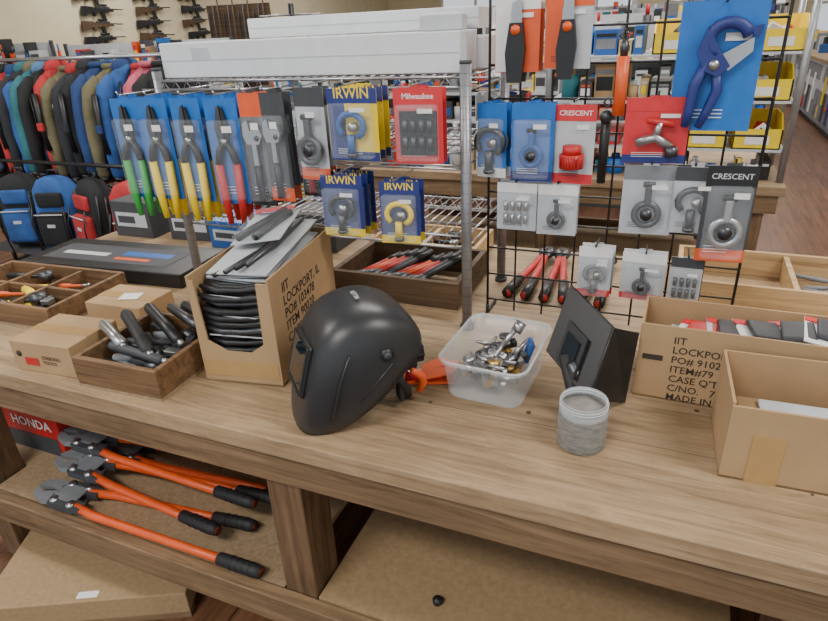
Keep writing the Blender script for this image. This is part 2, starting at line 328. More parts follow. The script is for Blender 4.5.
# ---------------------------------------------------------------- black grid panel
m=MB(); GX0,GY=-.425,1.50; sp=.0762
for i in range(9): m.cyl((GX0+i*sp,GY,T+.02),(GX0+i*sp,GY,2.2),.0034 if i in(0,8) else .0026,BLACK,6)
z=T+.05
while z<2.2: m.cyl((GX0,GY-.005,z),(GX0+8*sp,GY-.005,z),.0026,BLACK,6); z+=sp
for i in(0,8): 
    m.tube([(GX0+i*sp,GY-.02,T+.005),(GX0+i*sp,GY+.09,T+.005)],.004,BLACK,6); m.cyl((GX0+i*sp,GY,T+.004),(GX0+i*sp,GY,T+.03),.005,BLACK,6)
GP=[(-.398,1.404),(-.308,1.404),(-.21,1.40),(-.037,1.415),(.066,1.585),(-.34,1.63),(-.24,1.63),(-.335,1.216),(-.235,1.216),(-.034,1.27),(.131,1.28),(.055,1.27),(-.136,1.068),(-.022,1.062),(.07,1.06),(-.116,1.535)]
for x,z in GP: m.tube([(x,GY-.005,z+.004),(x,1.425,z+.004),(x,1.42,z+.012)],.002,BLACK,6)
m.obj('grid_display_panel')
def gh(me,name,x,z,n=1,rz=0,y0=1.45): hang(me,name,x,z,n,y0=y0,dy=.026,rz=rz)
gh(pack(.075,.175,BLUE,BLUE,t_cutter,DSTEEL,sub=WHITE),'packaged_tube_cutter',-.398,1.40,2,rz=-10,y0=1.44)
gh(pack(.1,.18,BLUE,BLUE,t_ring,BLUE2,sub=NAVY,kh=.6),'packaged_tube_cutter',-.305,1.40,2,rz=4,y0=1.44)
gh(pack(.092,.18,LGREY,CRED,t_round,RED,'CRESCENT',WHITE,kh=.62,clear=False,sub=CRED),'packaged_deburring_tool',-.208,1.396,1,rz=-3)
gh(pack(.132,.14,CRED,CRED,t_valve,RED,None,WHITE,clear=False,kh=.8,sub=NAVY),'carded_faucet_valve',-.037,1.411)
gh(pack(.158,.25,BLUE,None,t_bigcut,NAVY,clear=False,kh=.98,cyo=.52),'carded_pipe_shear',.066,1.592,y0=1.46)
gh(pack(.1,.16,ORANGE,WHITE,t_knife,BLACK,kh=1.1,clear=False,side=WHITE),'packaged_hand_tool',-.345,1.626,2)
gh(pack(.1,.155,LGREY,ORANGE,t_knife,BLACK,kh=1.1,clear=False,side=ORANGE),'packaged_hand_tool',-.238,1.626,2,rz=5)
gh(pack(.1,.12,LGREY,WHITE,t_bits,STEEL,kh=.7),'packaged_fittings',-.335,1.212,2)
gh(pack(.095,.125,LGREY,WHITE,t_ring,DSTEEL,kh=.7),'packaged_fittings',-.235,1.212,2)
gh(pack(.112,.16,LGREY,GREY,t_ring,DSTEEL,kh=.8),'packaged_hose_clamp',-.034,1.266,2)
gh(pack(.085,.15,LGREY,DGREY,t_cutter,DSTEEL,kh=.7),'packaged_hose_clamp',.060,1.266,2)
gh(pack(.1,.215,DGREY,BLACK,t_ring,STEEL,'CRESCENT',LGREY,sub=ORANGE),'packaged_flaring_tool',.131,1.276,1,rz=6,y0=1.43)
gh(pack(.08,.13,LGREY,WHITE,t_cutter,GREY,kh=.6,sub=CRED),'packaged_small_part',-.136,1.064,2)
gh(pack(.1,.12,LGREY,WHITE,t_ring,DSTEEL,kh=.7,sub=CRED),'packaged_small_part',-.022,1.058,2)
gh(pack(.07,.12,LGREY,DGREY,t_bits,DSTEEL,kh=.6),'packaged_small_part',.07,1.056,1)
m=MB(RX); m.tube([(0,-.16,0),(0,-.04,0)],.013,ORANGE,10); m.tube([(0,-.04,0),(0,-.01,0)],.008,DSTEEL,8); m.tube([(-.012,.0,0),(0,.006,0),(.012,0,0),(0,-.012,0)],.003,DSTEEL,6,closed=True); m.obj('orange_handled_file',(-.116,1.44,1.535))
m=MB(RX); m.tube([(0,-.18,0),(0,-.02,0)],[.010,.012],BLACK,10); m.cyl((0,-.03,-.015),(0,-.03,.015),.014,DSTEEL,12); m.tube([(-.008,0,0),(0,.01,0),(.008,0,0),(0,-.012,0)],.003,DSTEEL,6,closed=True);m.obj('hanging_scraper',(-.142,1.46,1.40))
# ---------------------------------------------------------------- welding helmet
hp=bpy.data.objects.new('welding_helmet',None); scene.collection.objects.link(hp); hp.location=(-.562,.975,T+.002); hp.rotation_euler=(0,0,math.radians(224))
SPN=[((.150,.0),(.088,.0),.078,.7),((.149,.02),(.066,.012),.092,.64),((.142,.06),(.036,.036),.106,.57),((.129,.11),(.006,.060),.115,.53),((.114,.16),(-.018,.082),.121,.5),((.098,.205),(-.038,.10),.122,.5),((.070,.238),(-.054,.116),.120,.53),((.030,.257),(-.07,.129),.118,.56),((-.014,.263),(-.086,.142),.114,.6),((-.054,.255),(-.1,.154),.106,.64),((-.088,.236),(-.112,.166),.095,.68),((-.112,.206),(-.118,.177),.08,.7)]
vs=[];fs=[];K=18
for (sx,sz),(ex,ez),wd,pw in SPN:
    for j in range(-K,K+1):
        th=j/K*math.pi/2; y=wd*math.copysign(abs(math.sin(th))**pw,th); q=1-abs(math.cos(th))**pw
        vs.append((sx+(ex-sx)*q,y,sz+(ez-sz)*q))
n=2*K+1
for i in range(len(SPN)-1):
    for j in range(n-1): fs.append((i*n+j,i*n+j+1,(i+1)*n+j+1,(i+1)*n+j))
sh=MB(); sh.add(vs,fs,HELM,True); so=sh.obj('shell',parent=hp)
md=so.modifiers.new('sub','SUBSURF'); md.levels=1; md.render_levels=1
md=so.modifiers.new('sol','SOLIDIFY'); md.thickness=.004; md.offset=-1
m=MB()
FM=TR(.1200,0,.137)@Matrix.Rotation(math.radians(-16.5),4,'Y')
m.box((.0,0,0),(.012,.118,.112),BLACK,bev=.005,M=FM); m.box((.0058,0,.002),(.003,.100,.092),GLASSD,bev=.001,M=FM)
for s_ in(-1,1): m.box((.0062,s_*.0545,.002),(.004,.006,.1),RUB,bev=.0015,M=FM)
m.box((.0055,0,-.052),(.006,.10,.006),RUB,bev=.002,M=FM)
for s_ in(-1,1):
    m.cyl((-.03,s_*.106,.175),(-.03,s_*.122,.175),.013,BLACK,18); m.cyl((-.03,s_*.122,.175),(-.03,s_*.125,.175),.008,DGREY,14)
    m.tube([(.092,s_*.105,.04),(.08,s_*.1145,.09),(.066,s_*.119,.14),(.045,s_*.119,.19)],.0025,HELM,6)
    m.tube([(.03,s_*.116,.08),(-.01,s_*.121,.125),(-.04,s_*.1195,.155)],.0022,HELM,6)
m.text('MILLER',.014,LGREY,TR(-.01,.03,.2645)@RZ(-90))
m.tube([(-.03+.085*math.cos(a),.075*math.sin(a),.125+.02*math.cos(a)) for a in [k*math.pi/12 for k in range(24)]],.008,RUB,6,closed=True)
m.tube([(-.03,.075*math.cos(a),.13+.1*math.sin(a)) for a in [k*math.pi/12 for k in range(13)]],.007,RUB,6)
m.box((-.108,0,.10),(.03,.09,.045),RUB,bev=.01); m.cyl((-.12,0,.10),(-.145,0,.10),.024,BLACK,18)
for k in range(8): a=k*math.pi/4; m.cyl((-.125,.023*math.cos(a),.10+.023*math.sin(a)),(-.145,.023*math.cos(a),.10+.023*math.sin(a)),.004,RUB,6)
m.tube([(-.06,-.07,.10),(-.085,-.06,.05),(-.10,-.03,.014)],.009,RUB,6); m.tube([(-.06,.07,.10),(-.085,.06,.05),(-.10,.03,.014)],.009,RUB,6); m.tube([(-.10,-.03,.012),(-.11,0,.010),(-.10,.03,.012)],.009,RUB,6)
m.box((-.075,.05,.055),(.012,.03,.07),RUB,bev=.004)
m.tube([(-.095,.075,.10),(-.12,.066,.075),(-.128,.055,.05),(-.12,.045,.025)],[.006,.009,.009,.007],ORANGE,8)
m.tube([(-.10,.02,.06),(-.125,.035,.05),(-.13,.055,.055)],[.006,.007,.006],CRED,8)
m.obj('visor_and_headgear',parent=hp)
m=MB(); m.box((0,0,.004),(.12,.06,.006),ORANGE,bev=.001); m.box((.01,.0,.012),(.05,.035,.008),CRED,bev=.002); m.box((-.03,.01,.009),(.03,.03,.004),WHITE); m.tube([(-.05,-.02,.012),(.05,.015,.02)],.008,RED,8); m.prism([(-.02,-.05),(.06,-.02),(.075,.03),(.03,.055),(-.01,.02)],.003,ORANGE,z=.024); m.obj('orange_tool_package',(-.462,1.12,T),20)
# ---------------------------------------------------------------- open cartons
def carton(w,d,h,fh=None,flaps=(),txt=None,side=None):
    m=MB(); t=.005; fh=fh or h
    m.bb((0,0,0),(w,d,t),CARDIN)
    def wall(a,b,hh): m.bb((a[0],a[1],0),(b[0],b[1],hh),CARD)
    wall((0,0),(w,t),fh); wall((0,d-t),(w,d),h); wall((0,t),(t,d-t),h); wall((w-t,t),(w,d-t),h)
    if txt: m.text(txt[0],txt[1],INK,TR(txt[2],-.0006,txt[3])@RX,sp=1.0)
    return m
m=MB(); w,d,h,t=.2,.38,.27,.005
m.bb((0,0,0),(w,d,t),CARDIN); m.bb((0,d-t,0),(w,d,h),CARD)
Msd=RZ(90)@RX
for x in(0,w): m.prism([(0,0),(d,0),(d,h),(.0,h)],t,CARD,M=TR(x+(t/2 if x==0 else -t/2),0,0)@Msd)
m.prism([(t,0),(w-t,0),(w-t,h-.01),(w-.030,h-.01),(w-.034,.11),(w*.65,.085),(w*.35,.085),(.024,.11),(.016,h-.01),(t,h-.01)],t,CARD,M=TR(0,t/2,0)@RX)
m.box((w/2,-.0008,.04),(.19,.0012,.04),TAPE)
m.text("IIT\nLOCKPORT, IL\nPO# 103478\nITEM 90020\nCASE Q'TY: 24\nC/NO.      -\nMADE IN CHINA",.034,INK,TR(w+.0008,.06,.215)@RZ(90)@RX,sp=.95)
m.obj('open_carton_of_tools',(-.965,.945,T),9)
m=MB(); q=random.Random(8)
for k in range(14):
    z=.018+k*.0165; sag=.014
    for rr in range(4):
        y=.022+rr*.028+q.uniform(-.008,.006)
        m.tube([(.016,y,z+.006),(.06,y-.004,z-sag*.2),(.11,y,z-sag*.4+.003),(.15,y+.004,z+.002),(.182,y,z+.008)],[.005,.009,.007,.0095,.006],[BLACK,DSTEEL,RUB,BLACK][(k*3+rr)%4],7)
    m.box((.1,.19,z),(.165,.28,.0015),[DGREY,GREY,LGREY][k%3],rot=(0,q.uniform(-.03,.03),0))
    if k%3==0: m.box((.1,.0115,z+.004),(.15,.0015,.003),LGREY,rot=(0,q.uniform(-.06,.06),0))
for k in range(4):
    m.box((.1,.2,.246+.011*k),(.155,.3,.003),[GREY,LGREY][k%2],rot=(math.radians(2+k*2),math.radians(q.uniform(-4,4)),math.radians(q.uniform(-3,3))))
    m.tube([(.04+.03*k,.05,.254+.010*k),(.08+.02*k,.18,.257+.012*k),(.06+.03*k,.32,.268+.014*k)],[.006,.01,.007],[BLACK,DSTEEL][k%2],8)
m.obj('packaged_wrenches',(-.965,.945,T),9)
m=MB(); m.box((0,0,0),(.13,.17,.003),LGREY); m.tube([(-.05,-.07,.01),(.03,.07,.01)],.01,BLACK,8); m.tube([(.0,-.08,.01),(.05,.05,.01)],.009,BLACK,8); m.box((0,0,.012),(.12,.16,.016),CLEAR,bev=.005); m.box((0,.075,.0125),(.11,.02,.001),CRED)
o=m.obj('packaged_pliers_set',(-.915,1.20,T+.312)); o.rotation_euler=(math.radians(9),math.radians(-8),math.radians(12))
m=carton(.46,.172,.165,fh=.175,txt=("IIT\nLOCKPORT, IL\nPO# 9102992\nITEM#79\nCASE Q'TY: 12\nC/NO.   71-\nMADE IN CHINA",.0225,.066,.138))
m.box((.03,-.0008,.1),(.04,.001,.012),INK); m.obj('open_carton',(-.01,1.20,T),-1)
m=MB()
for k in range(6):
    M=TR(.11+.058*k,.085,.125+.009*k)@RZ(R.uniform(-12,12))@RY(R.uniform(-8,8)); m.box((0,0,0),(.10,.12,.003),R.choice([LGREY,WHITE]),M=M); m.box((0,.0,.009),(.06,.08,.012),R.choice([DGREY,DSTEEL,RED]),M=M,bev=.004); m.box((0,.045,.003),(.10,.02,.002),CRED,M=M)
m.bb((.05,.02,.006),(.4,.15,.11),LGREY)
m.obj('loose_packages',(0,1.20,T),-1)
m=carton(.27,.195,.155,fh=.15)
m.box((.065,-.0008,.05),(.05,.001,.1),TAPE); m.obj('small_open_carton',(.152,.975,T),2)
m=MB(); m.box((.13,.095,.05),(.2,.13,.05),CARDIN,bev=.003); m.box((.14,.1,.08),(.15,.09,.008),LGREY,bev=.003); m.obj('folded_insert',(.152,.975,T+.002),2)
def sealed(name,w,d,h,loc,rz,extra=True):
    m=MB(); m.bb((0,0,0),(w,d,h),CARD,bev=.002); m.bb((0,d/2-.018,h),(w,d/2+.018,h+.0008),TAPE)
    if extra:
        m.bb((w*.2,-.0015,h*.25),(w*.42,-.001,h*.5),RED); m.text("STRIKING\nTOOLS",h*.16,INK,TR(w*.5,-.002,h*.5)@RX); m.cyl((w*.12,-.002,h*.6),(w*.12,.001,h*.6),.008,INK,12)
    m.obj(name,loc,rz)
sealed('sealed_carton',.19,.16,.085,(-1.475,.83,T),5)
sealed('sealed_carton',.2,.14,.065,(-1.53,1.10,T),3,False)
sealed('sealed_carton',.17,.13,.055,(-1.22,1.16,T),4,False)
m=MB(); m.box((0,0,.002),(.06,.045,.001),WHITE); m.obj('price_label',(-1.42,1.17,T+.0655),20)
# ---------------------------------------------------------------- wooden trays
def tray(name,w,d,h,loc,rz,mat,div=(),bottom=PLY,t=.014,along=()):
    m=MB(); m.bb((0,0,0),(w,d,.008),bottom)
    m.bb((0,0,.0085),(w,t,h),mat,bev=.002); m.bb((0,d-t,.0085),(w,d,h),mat,bev=.002)
    m.bb((0,t,.0085),(t,d-t,h),mat,bev=.002); m.bb((w-t,t,.0085),(w,d-t,h),mat,bev=.002)
    for q in div: m.bb((w*q-t/2,t,.0085),(w*q+t/2,d-t,h-.006),mat)
    for q in along: m.bb((t,d*q-t/2,.0085),(w-t,d*q+t/2,h-.008),mat)
    return m.obj(name,loc,rz)
tray('wooden_tool_bin',.25,.27,.08,(-1.25,.823,T),2,W_BIN)
def toolpile(name,w,d,h,loc,rz,n,cols,L=(.1,.18),r=(.007,.014),seed=1,angle=(-25,25),base_=.012,extra=None):
    q=random.Random(seed); m=MB()
    for i in range(n):
        l=q.uniform(*L); rr=q.uniform(*r); a=math.radians(q.uniform(*angle))
        hx=abs(math.cos(a))*l/2+rr; hy=abs(math.sin(a))*l/2+rr
        x=q.uniform(min(hx,w/2),max(w-hx,w/2)); y=q.uniform(min(hy,d/2),max(d-hy,d/2)); z=base_+rr+q.random()*h
        M=TR(x,y,z)@Matrix.Rotation(a,4,'Z')@RY(q.uniform(-6,6)); c=q.choice(cols)
        m.tube([(-l/2,0,0),(-l*.1,0,0),(0,0,0),(l*.3,0,0)],[rr,rr*1.1,rr*.6,rr*.5],c,8,M=M)
        k=q.random()
        if k<.4: m.cyl((l*.3,0,-rr*1.2),(l*.3,0,rr*1.2),rr*1.8,DSTEEL,10,M=M)
        elif k<.7: m.box((l*.38,0,0),(l*.2,rr*2.6,rr*1.4),STEEL,M=M,bev=.002)
        else: m.tube([(l*.3,0,0),(l*.5,rr,0)],rr*.5,STEEL,6,M=M)
    if extra: extra(m)
    m.obj(name,loc,rz)
def hammers(m):
    for (a,b,r_,c) in [((-.03,.17,.105),(.15,.05,.08),.016,RUB),((.0,.22,.105),(.19,.11,.085),.015,BLACK),((.05,.245,.1),(.2,.17,.1),.013,DSTEEL),((-.06,.12,.095),(.06,.06,.082),.014,STEEL),((.09,.255,.105),(.215,.2,.105),.014,BLACK),((.02,.06,.075),(.2,.035,.075),.012,DGREY)]:
        A=Vector(a);B=Vector(b); m.tube([A,A+(B-A)*.06,A+(B-A)*.55,B],[r_*.8,r_,r_*.92,r_*1.05],c,12); m.tube([B,B+(B-A)*.08],[r_*.6,r_*.6],STEEL,10)
toolpile('assorted_hand_tools',.21,.22,.04,(-1.23,.845,T),2,18,[BLACK,BLACK,DSTEEL,DGREY,GREY],L=(.12,.19),r=(.009,.015),seed=4,extra=hammers)
tray('wooden_parts_tray',.5,.3,.07,(-2.08,.99,T),3,W_BIN,div=(.33,.66),along=(.5,))
toolpile('screwdrivers',.44,.24,.03,(-2.05,1.02,T),3,16,[YEL,BLACK,ORANGE,DSTEEL],seed=9)
m=MB(); m.bb((0,0,0),(.7,.26,.05),BLACK,bev=.004); m.text('CRAFTRIGHT  M1-400',.03,WHITE,TR(.16,-.001,.012)@RX); m.bb((.04,-.0012,.012),(.12,-.0005,.036),ORANGE); m.bb((.05,.05,.05),(.6,.2,.0508),DGREY); m.bb((.1,.1,.0509),(.3,.13,.0512),LGREY); m.bb((.35,.08,.0509),(.5,.1,.0512),ORANGE); m.bb((.35,.12,.0509),(.56,.16,.0512),BLUE2); m.obj('flat_black_carton',(-2.13,1.335,T),4)
tray('dark_wooden_crate',.41,.30,.09,(-.915,1.475,T),0,W_DARK,t=.018)
def smallcutter(m,a,b,mat,sp=.04,k=1):
    A=Vector(a);B=Vector(b); dr=(B-A).normalized(); n=Vector((-dr.y,dr.x,0)).normalized(); L=(B-A).length
    for s_ in(-1,1):
        m.tube([A+dr*L*.2+n*s_*.006,A+dr*L*.5+n*s_*sp*.5,B+n*s_*sp],[.007*k,.008*k,.009*k],mat,8)
        m.tube([B-dr*L*.28+n*s_*sp*.8,B+n*s_*sp],[.011*k,.011*k],BLACK,8)
        m.tube([A+n*s_*.004,A+dr*L*.1+n*s_*.014,A+dr*L*.22+n*s_*.006],[.005*k,.011*k,.008*k],DSTEEL,6)
m=MB(); q=random.Random(5)
for i in range(8):
    x=.04+.03*i; smallcutter(m,(x,.05,.05+.005*(i%3)),(x+.1,.245,.065+.008*(i%4)),[RED,ORANGE,RED,DGREY][i%4],.014,1.05)
m.obj('small_bolt_cutters',(-.915,1.475,T))
for i,(x,a,b) in enumerate([(-.405,(.035,.0,.02),(.06,.40,.03)),(-.30,(.04,.0,.02),(.0,.40,.03)),(-.16,(.0,.0,.02),(.02,.38,.03))]):
    m=MB(); smallcutter(m,b,a,RED,.028,1.45); m.obj('red_bolt_cutter',(x,1.61,T))
tray('wooden_divided_tray',.74,.30,.085,(.06,1.70,T),-1,W_TRAY,div=(.4,.72),bottom=PLY2)
tray('wooden_divided_tray',.4,.22,.07,(-.96,1.83,T),0,W_TRAY,div=(.5,))
toolpile('hex_keys',.18,.22,.02,(.38,1.73,T),0,7,[DGREY,DSTEEL,GREY],r=(.004,.008),seed=3)
toolpile('assorted_small_tools',.32,.18,.03,(-.93,1.85,T),0,12,[RED,BLACK,DSTEEL],seed=13)
for i,(x,y,w,h,c) in enumerate([(-1.3,1.83,.2,.14,DGREY),(-1.62,1.76,.2,.11,BLUE2),(-1.86,1.8,.2,.13,DGREY),(-2.14,1.78,.2,.15,DGREY)]):
    m=MB(); m.bb((0,0,0),(w,.18,h),c,bev=.003); m.bb((w*.1,-.0015,h*.3),(w*.9,-.0005,h*.7),LGREY); m.bb((w*.15,-.002,h*.4),(w*.6,-.0016,h*.6),DGREY); m.obj('boxed_tool',(x,y,T),R.uniform(-5,5))
# ---------------------------------------------------------------- plastic tub with fittings
def rrect(w,d,r,z,n=5):
    o=[]
    for cx,cy,a0 in((w/2-r,d/2-r,0),(-w/2+r,d/2-r,90),(-w/2+r,-d/2+r,180),(w/2-r,-d/2+r,270)):
        for k in range(n+1):
            a=math.radians(a0+90*k/n); o.append((cx+r*math.cos(a),cy+r*math.sin(a),z))
    return o
m=MB(); m.rings([rrect(.165,.21,.03,.002),rrect(.170,.216,.03,.01),rrect(.185,.238,.03,.098),rrect(.198,.254,.033,.101),rrect(.198,.254,.033,.092)],TUB,caps=False); m.add(rrect(.165,.21,.03,.002),[tuple(range(24))],TUB)
m.tube(rrect(.198,.254,.033,.1),.0028,TUB,6,closed=True); m.obj('clear_plastic_tub',(-.307,1.165,T),-3)
m=MB(); q=random.Random(11)
for i in range(28):
    M=TR(q.uniform(-.045,.045),q.uniform(-.065,.065),.02+q.random()*.045)@RZ(q.uniform(0,360))@RY(q.uniform(-25,25)); c=q.choice([BRASS,BRASS,STEEL,STEEL,DSTEEL])
    m.cyl((-.024,0,0),(.024,0,0),.009,c,12,M=M); m.cyl((-.026,0,0),(-.014,0,0),.0125,c,6,M=M,smooth=False); m.cyl((.014,0,0),(.026,0,0),.0125,c,6,M=M,smooth=False)
    m.cyl((0,0,0),(0,0,.022),.006,c,10,M=M)
    if i%2: m.tube([(0,0,.022),(.02,0,.026),(.045,0,.03)],[.005,.005,.004],STEEL,6,M=M)
    else: m.cyl((0,0,.02),(0,0,.026),.014,c,14,M=M)
m.tube([(.05,.05,.03),(.06,.07,.065),(.05,.08,.075)],.011,BLUE2,10)
m.tube([(0,.02,.07),(.02,.05,.1),(.03,.07,.115)],.006,STEEL,8); m.cyl((.025,.06,.1),(.035,.075,.12),.013,STEEL,12)
m.obj('pipe_fittings',(-.307,1.165,T),-3)
# ---------------------------------------------------------------- jar of wire
m=MB(); m.lathe([(.0,.002),(.042,.002),(.0448,.006),(.0458,.02),(.0452,.04),(.0458,.058),(.0450,.074),(.042,.080),(.02,.081),(0,.079)],TAPEG,32)
m.lathe([(.0455,.072),(.0458,.081),(.0435,.085),(.0435,.099),(.0445,.1),(.041,.1),(.041,.086)],TUB,32)
for z in(.088,.094): m.tube([(.0445*math.cos(a),.0445*math.sin(a),z) for a in [k*math.pi/12 for k in range(24)]],.0012,LGREY,5,closed=True)
for k in range(22):
    z=.004+k*.0033; m.tube([((.0455+.0004*math.sin(a*3+k))*math.cos(a),(.0455+.0004*math.sin(a*3+k))*math.sin(a),z+.0012*math.sin(a*2+k)) for a in [j*math.pi/12 for j in range(24)]],.0008,TAPEG,5,closed=True)
m.obj('jar_of_wire',(-.091,.995,T))
# ---------------------------------------------------------------- black hand shield
m=MB()
P1=Vector((-.163,1.25,.219+T));P2=Vector((-.192,1.160,.10+T));P3=Vector((-.060,1.13,.189+T));P4=P2+P3-P1
def quad(m,a,b,c,d,t,mat):
    n=(b-a).cross(d-a).normalized()*t; v=[a,b,c,d,a+n,b+n,c+n,d+n]; m.add(v,[(0,3,2,1),(4,5,6,7),(0,1,5,4),(1,2,6,5),(2,3,7,6),(3,0,4,7)],mat)
def L4(u,v): return P1+(P3-P1)*u+(P2-P1)*v
quad(m,P1,P2,P4,P3,.005,BLACK)
nn=(P2-P1).cross(P3-P1).normalized(); 
if nn.y>0: nn=-nn
def lay(u0,u1,v0,v1,off,mat,t=.006):
    quad(m,L4(u0,v0)+nn*off,L4(u0,v1)+nn*off,L4(u1,v1)+nn*off,L4(u1,v0)+nn*off,t,mat)
lay(.28,.72,.38,.95,.008,RUB); lay(.36,.64,.5,.85,.016,GLASSD,.003)
m.tube([L4(.0,.0),L4(0,1),L4(1,1),L4(1,0)],.004,BLACK,6,closed=True)
Q1=Vector((-.015,1.19,.155+T)); Q2=Vector((-.025,1.155,T+.004))
quad(m,P3,P4,Q2,Q1,.004,BLACK); m.tube([P3,P4,Q2,Q1],.003,BLACK,6,closed=True)
m.tube([L4(.45,.8)+nn*.02,Vector((-.122,1.08,T+.06)),Vector((-.128,1.07,T+.016))],[.012,.015,.015],RUB,10)
m.tube([L4(.62,.8)+nn*.02,Vector((-.10,1.09,T+.05)),Vector((-.098,1.085,T+.012))],[.01,.012,.012],DSTEEL,10)
m.obj('welding_hand_shield')
# ---------------------------------------------------------------- bolt cutters on lower shelf
def boltcutter(J,E1,E2,z,zz=0,k=1.2):
    m=MB(); J=Vector((J[0],J[1],z)); A=Vector((E1[0],E1[1],z+zz)); B=Vector((E2[0],E2[1],z+zz))
    d=((A+B)/2-J).normalized(); n=Vector((-d.y,d.x,0)).normalized()
    if (A-B).dot(n)<0: A,B=B,A
    for E,s_ in((A,1),(B,-1)):
        p0=J+(d*.12+n*s_*.024)*k; p1=J+(d*.19+n*s_*.036)*k
        m.tube([p0,p1,p1+(E-p1)*.5,E],[.013,.0125,.0115,.0115],ORANGE,12)
        e=(E-p1).normalized(); m.tube([E-e*.135,E-e*.13,E-e*.02,E],[.013,.017,.018,.014],RUB,12)
        for i in range(4): c=E-e*(.03+.02*i); m.tube([c-e*.002,c+e*.002],[.0188,.0188],BLACK,12)
        M=Matrix(((d.x,n.x,0,J.x),(d.y,n.y,0,J.y),(0,0,1,J.z),(0,0,0,1)))@Matrix.Diagonal((k,k,1,1))
        m.prism([(.055,s_*.004),(.05,s_*.03),(.02,s_*.038),(-.015,s_*.026),(-.028,s_*.004),(-.01,s_*.006),(.01,s_*.012),(.03,s_*.002)],.018,GREY,M=M)
        m.prism([(.04,s_*.012),(.05,s_*.042),(.1,s_*.042),(.15,s_*.038),(.15,s_*.015),(.1,s_*.008)],.022,DGREY,M=M)
        for q in((.06,.028),(.115,.03)): m.cyl((q[0],s_*q[1],-.016),(q[0],s_*q[1],.016),.011,STEEL,8,M=M)
    m.box((.085,0,.013),(.07,.05,.005),GREY,M=M); m.box((.085,0,-.013),(.07,.05,.005),GREY,M=M)
    m.obj('bolt_cutter')
boltcutter((-1.63,.87),(-.82,.838),(-.93,.965),S+.022)
boltcutter((-1.64,.965),(-.985,.885),(-.90,1.04),S+.062)
boltcutter((-1.69,1.03),(-.93,.98),(-.87,1.12),S+.10,-.01)
boltcutter((-1.63,1.09),(-.85,1.11),(-.84,1.24),S+.022,0)
boltcutter((-1.54,1.18),(-.735,1.14),(-.76,1.32),S+.062,-.02)
m=MB(); m.lathe([(0,0),(.012,0),(.013,.01),(.008,.016),(0,.017)],BLACK,14); m.tube([(0,0,.008),(.012,.008,.01)],.004,BLACK,6); m.obj('black_cap',(-.378,.925,S+.004))
m=MB(); m.bb((0,0,0),(.46,.36,.26),RED,bev=.003); m.bb((.02,-.001,.0),(.44,-.0005,.07),DGREY); m.text('HONDA',.05,WHITE,TR(.24,-.002,.1)@RX); m.obj('engine_carton',(-2.19,1.02,S-.002),0)
m=MB(); m.bb((0,0,0),(.4,.4,.2),CARDIN,bev=.003); m.bb((0,.18,.2),(.4,.22,.201),TAPE); m.obj('stored_carton',(-1.6,1.55,S)); m.obj('stored_carton',(-1.1,1.6,S)); 
m=MB(); m.bb((0,0,.02),(.6,.5,.1),PLY2,bev=.003); m.bb((0,0,0),(.6,.04,.02),W_EDGE); m.bb((0,.46,0),(.6,.5,.02),W_EDGE); m.bb((.28,.012,.1005),(.34,.035,.1012),WHITE); m.obj('low_wooden_platform',(-1.69,.60,0),26)
# ---------------------------------------------------------------- background
m=table(-1.7,.52,3.2,4.2,(-1.5,-.6,.41),n=4); m.bb((-1.6,3.32,S-.02),(.2,4.0,S),PLY); m.obj('display_table')
def bin_(m,x,y,z,w=.14,d=.24,h=.12,mat=YEL):
    m.bb((x,y,z),(x+w,y+d,z+.006),mat); m.bb((x,y+d-.006,z),(x+w,y+d,z+h),mat); m.bb((x,y,z),(x+w,y+.006,z+h*.62),mat)
    for q in(x,x+w-.006): m.prism([(0,0),(d,0),(d,h),(d*.35,h),(0,h*.62)],.006,mat,M=TR(q+.003,y,z)@RZ(90)@RX)
    m.bb((x+w*.25,y-.002,z+h*.15),(x+w*.75,y-.0005,z+h*.4),WHITE)
m=MB()
for x in(-.62,.50):
    for y in(3.3,3.7): m.cyl((x,y,T),(x,y,1.75),.016,GPOST,12)
for z in (.97,1.19,1.40): m.bb((-.62,3.3,z-.012),(.50,3.7,z),LGREY)
msh=m.obj('metal_parts_shelf')
q=random.Random(2)
for z,xs in((.97,(-.19,.04,.27)),(1.19,(.04,.27)),(1.40,(-.14,.29))):
    m=MB()
    for x in xs:
        bin_(m,x,3.31,z,w=.205,d=.3,h=.15)
        for k in range(5): m.box((x+.04+q.random()*.12,3.36+q.random()*.18,z+.04+q.random()*.05),(.05,.05,.05),q.choice([LGREY,DSTEEL,WHITE,RED]),rot=(q.random(),q.random(),q.random()))
    m.obj('yellow_bins',parent=msh)
PAL=[RED,BLUE,NAVY,YEL,WHITE,LGREY,LGREY,GREY,GREY,DGREY,BLACK,ORANGE,TAN,TEAL,CARD,WHITE,LGREY,STEEL,BLUE2,BLACK,DGREY]
def goods(m,x0,x1,y0,y1,z,q,hmax=.3,wr=(.04,.13)):
    x=x0
    while x<x1-.05:
        w_=q.uniform(*wr); w_=min(w_,x1-x); h_=q.uniform(.06,hmax); c=q.choice(PAL); d0=y0+q.uniform(0,.08)
        if q.random()<.25:
            r=min(w_,.1)/2; m.cyl((x+r,d0+r,z),(x+r,d0+r,z+h_*.75),r*.9,c,12); m.cyl((x+r,d0+r,z+h_*.75),(x+r,d0+r,z+h_),r*.45,q.choice(PAL),10)
        else:
            m.bb((x+.004,d0,z),(x+w_-.004,y1-.02,z+h_),c); m.bb((x+.012,d0-.002,z+h_*.25),(x+w_-.012,d0-.001,z+h_*.65),q.choice(PAL)); m.bb((x+.012,d0-.002,z+h_*.72),(x+w_-.012,d0-.001,z+h_*.85),q.choice(PAL))
        x+=w_
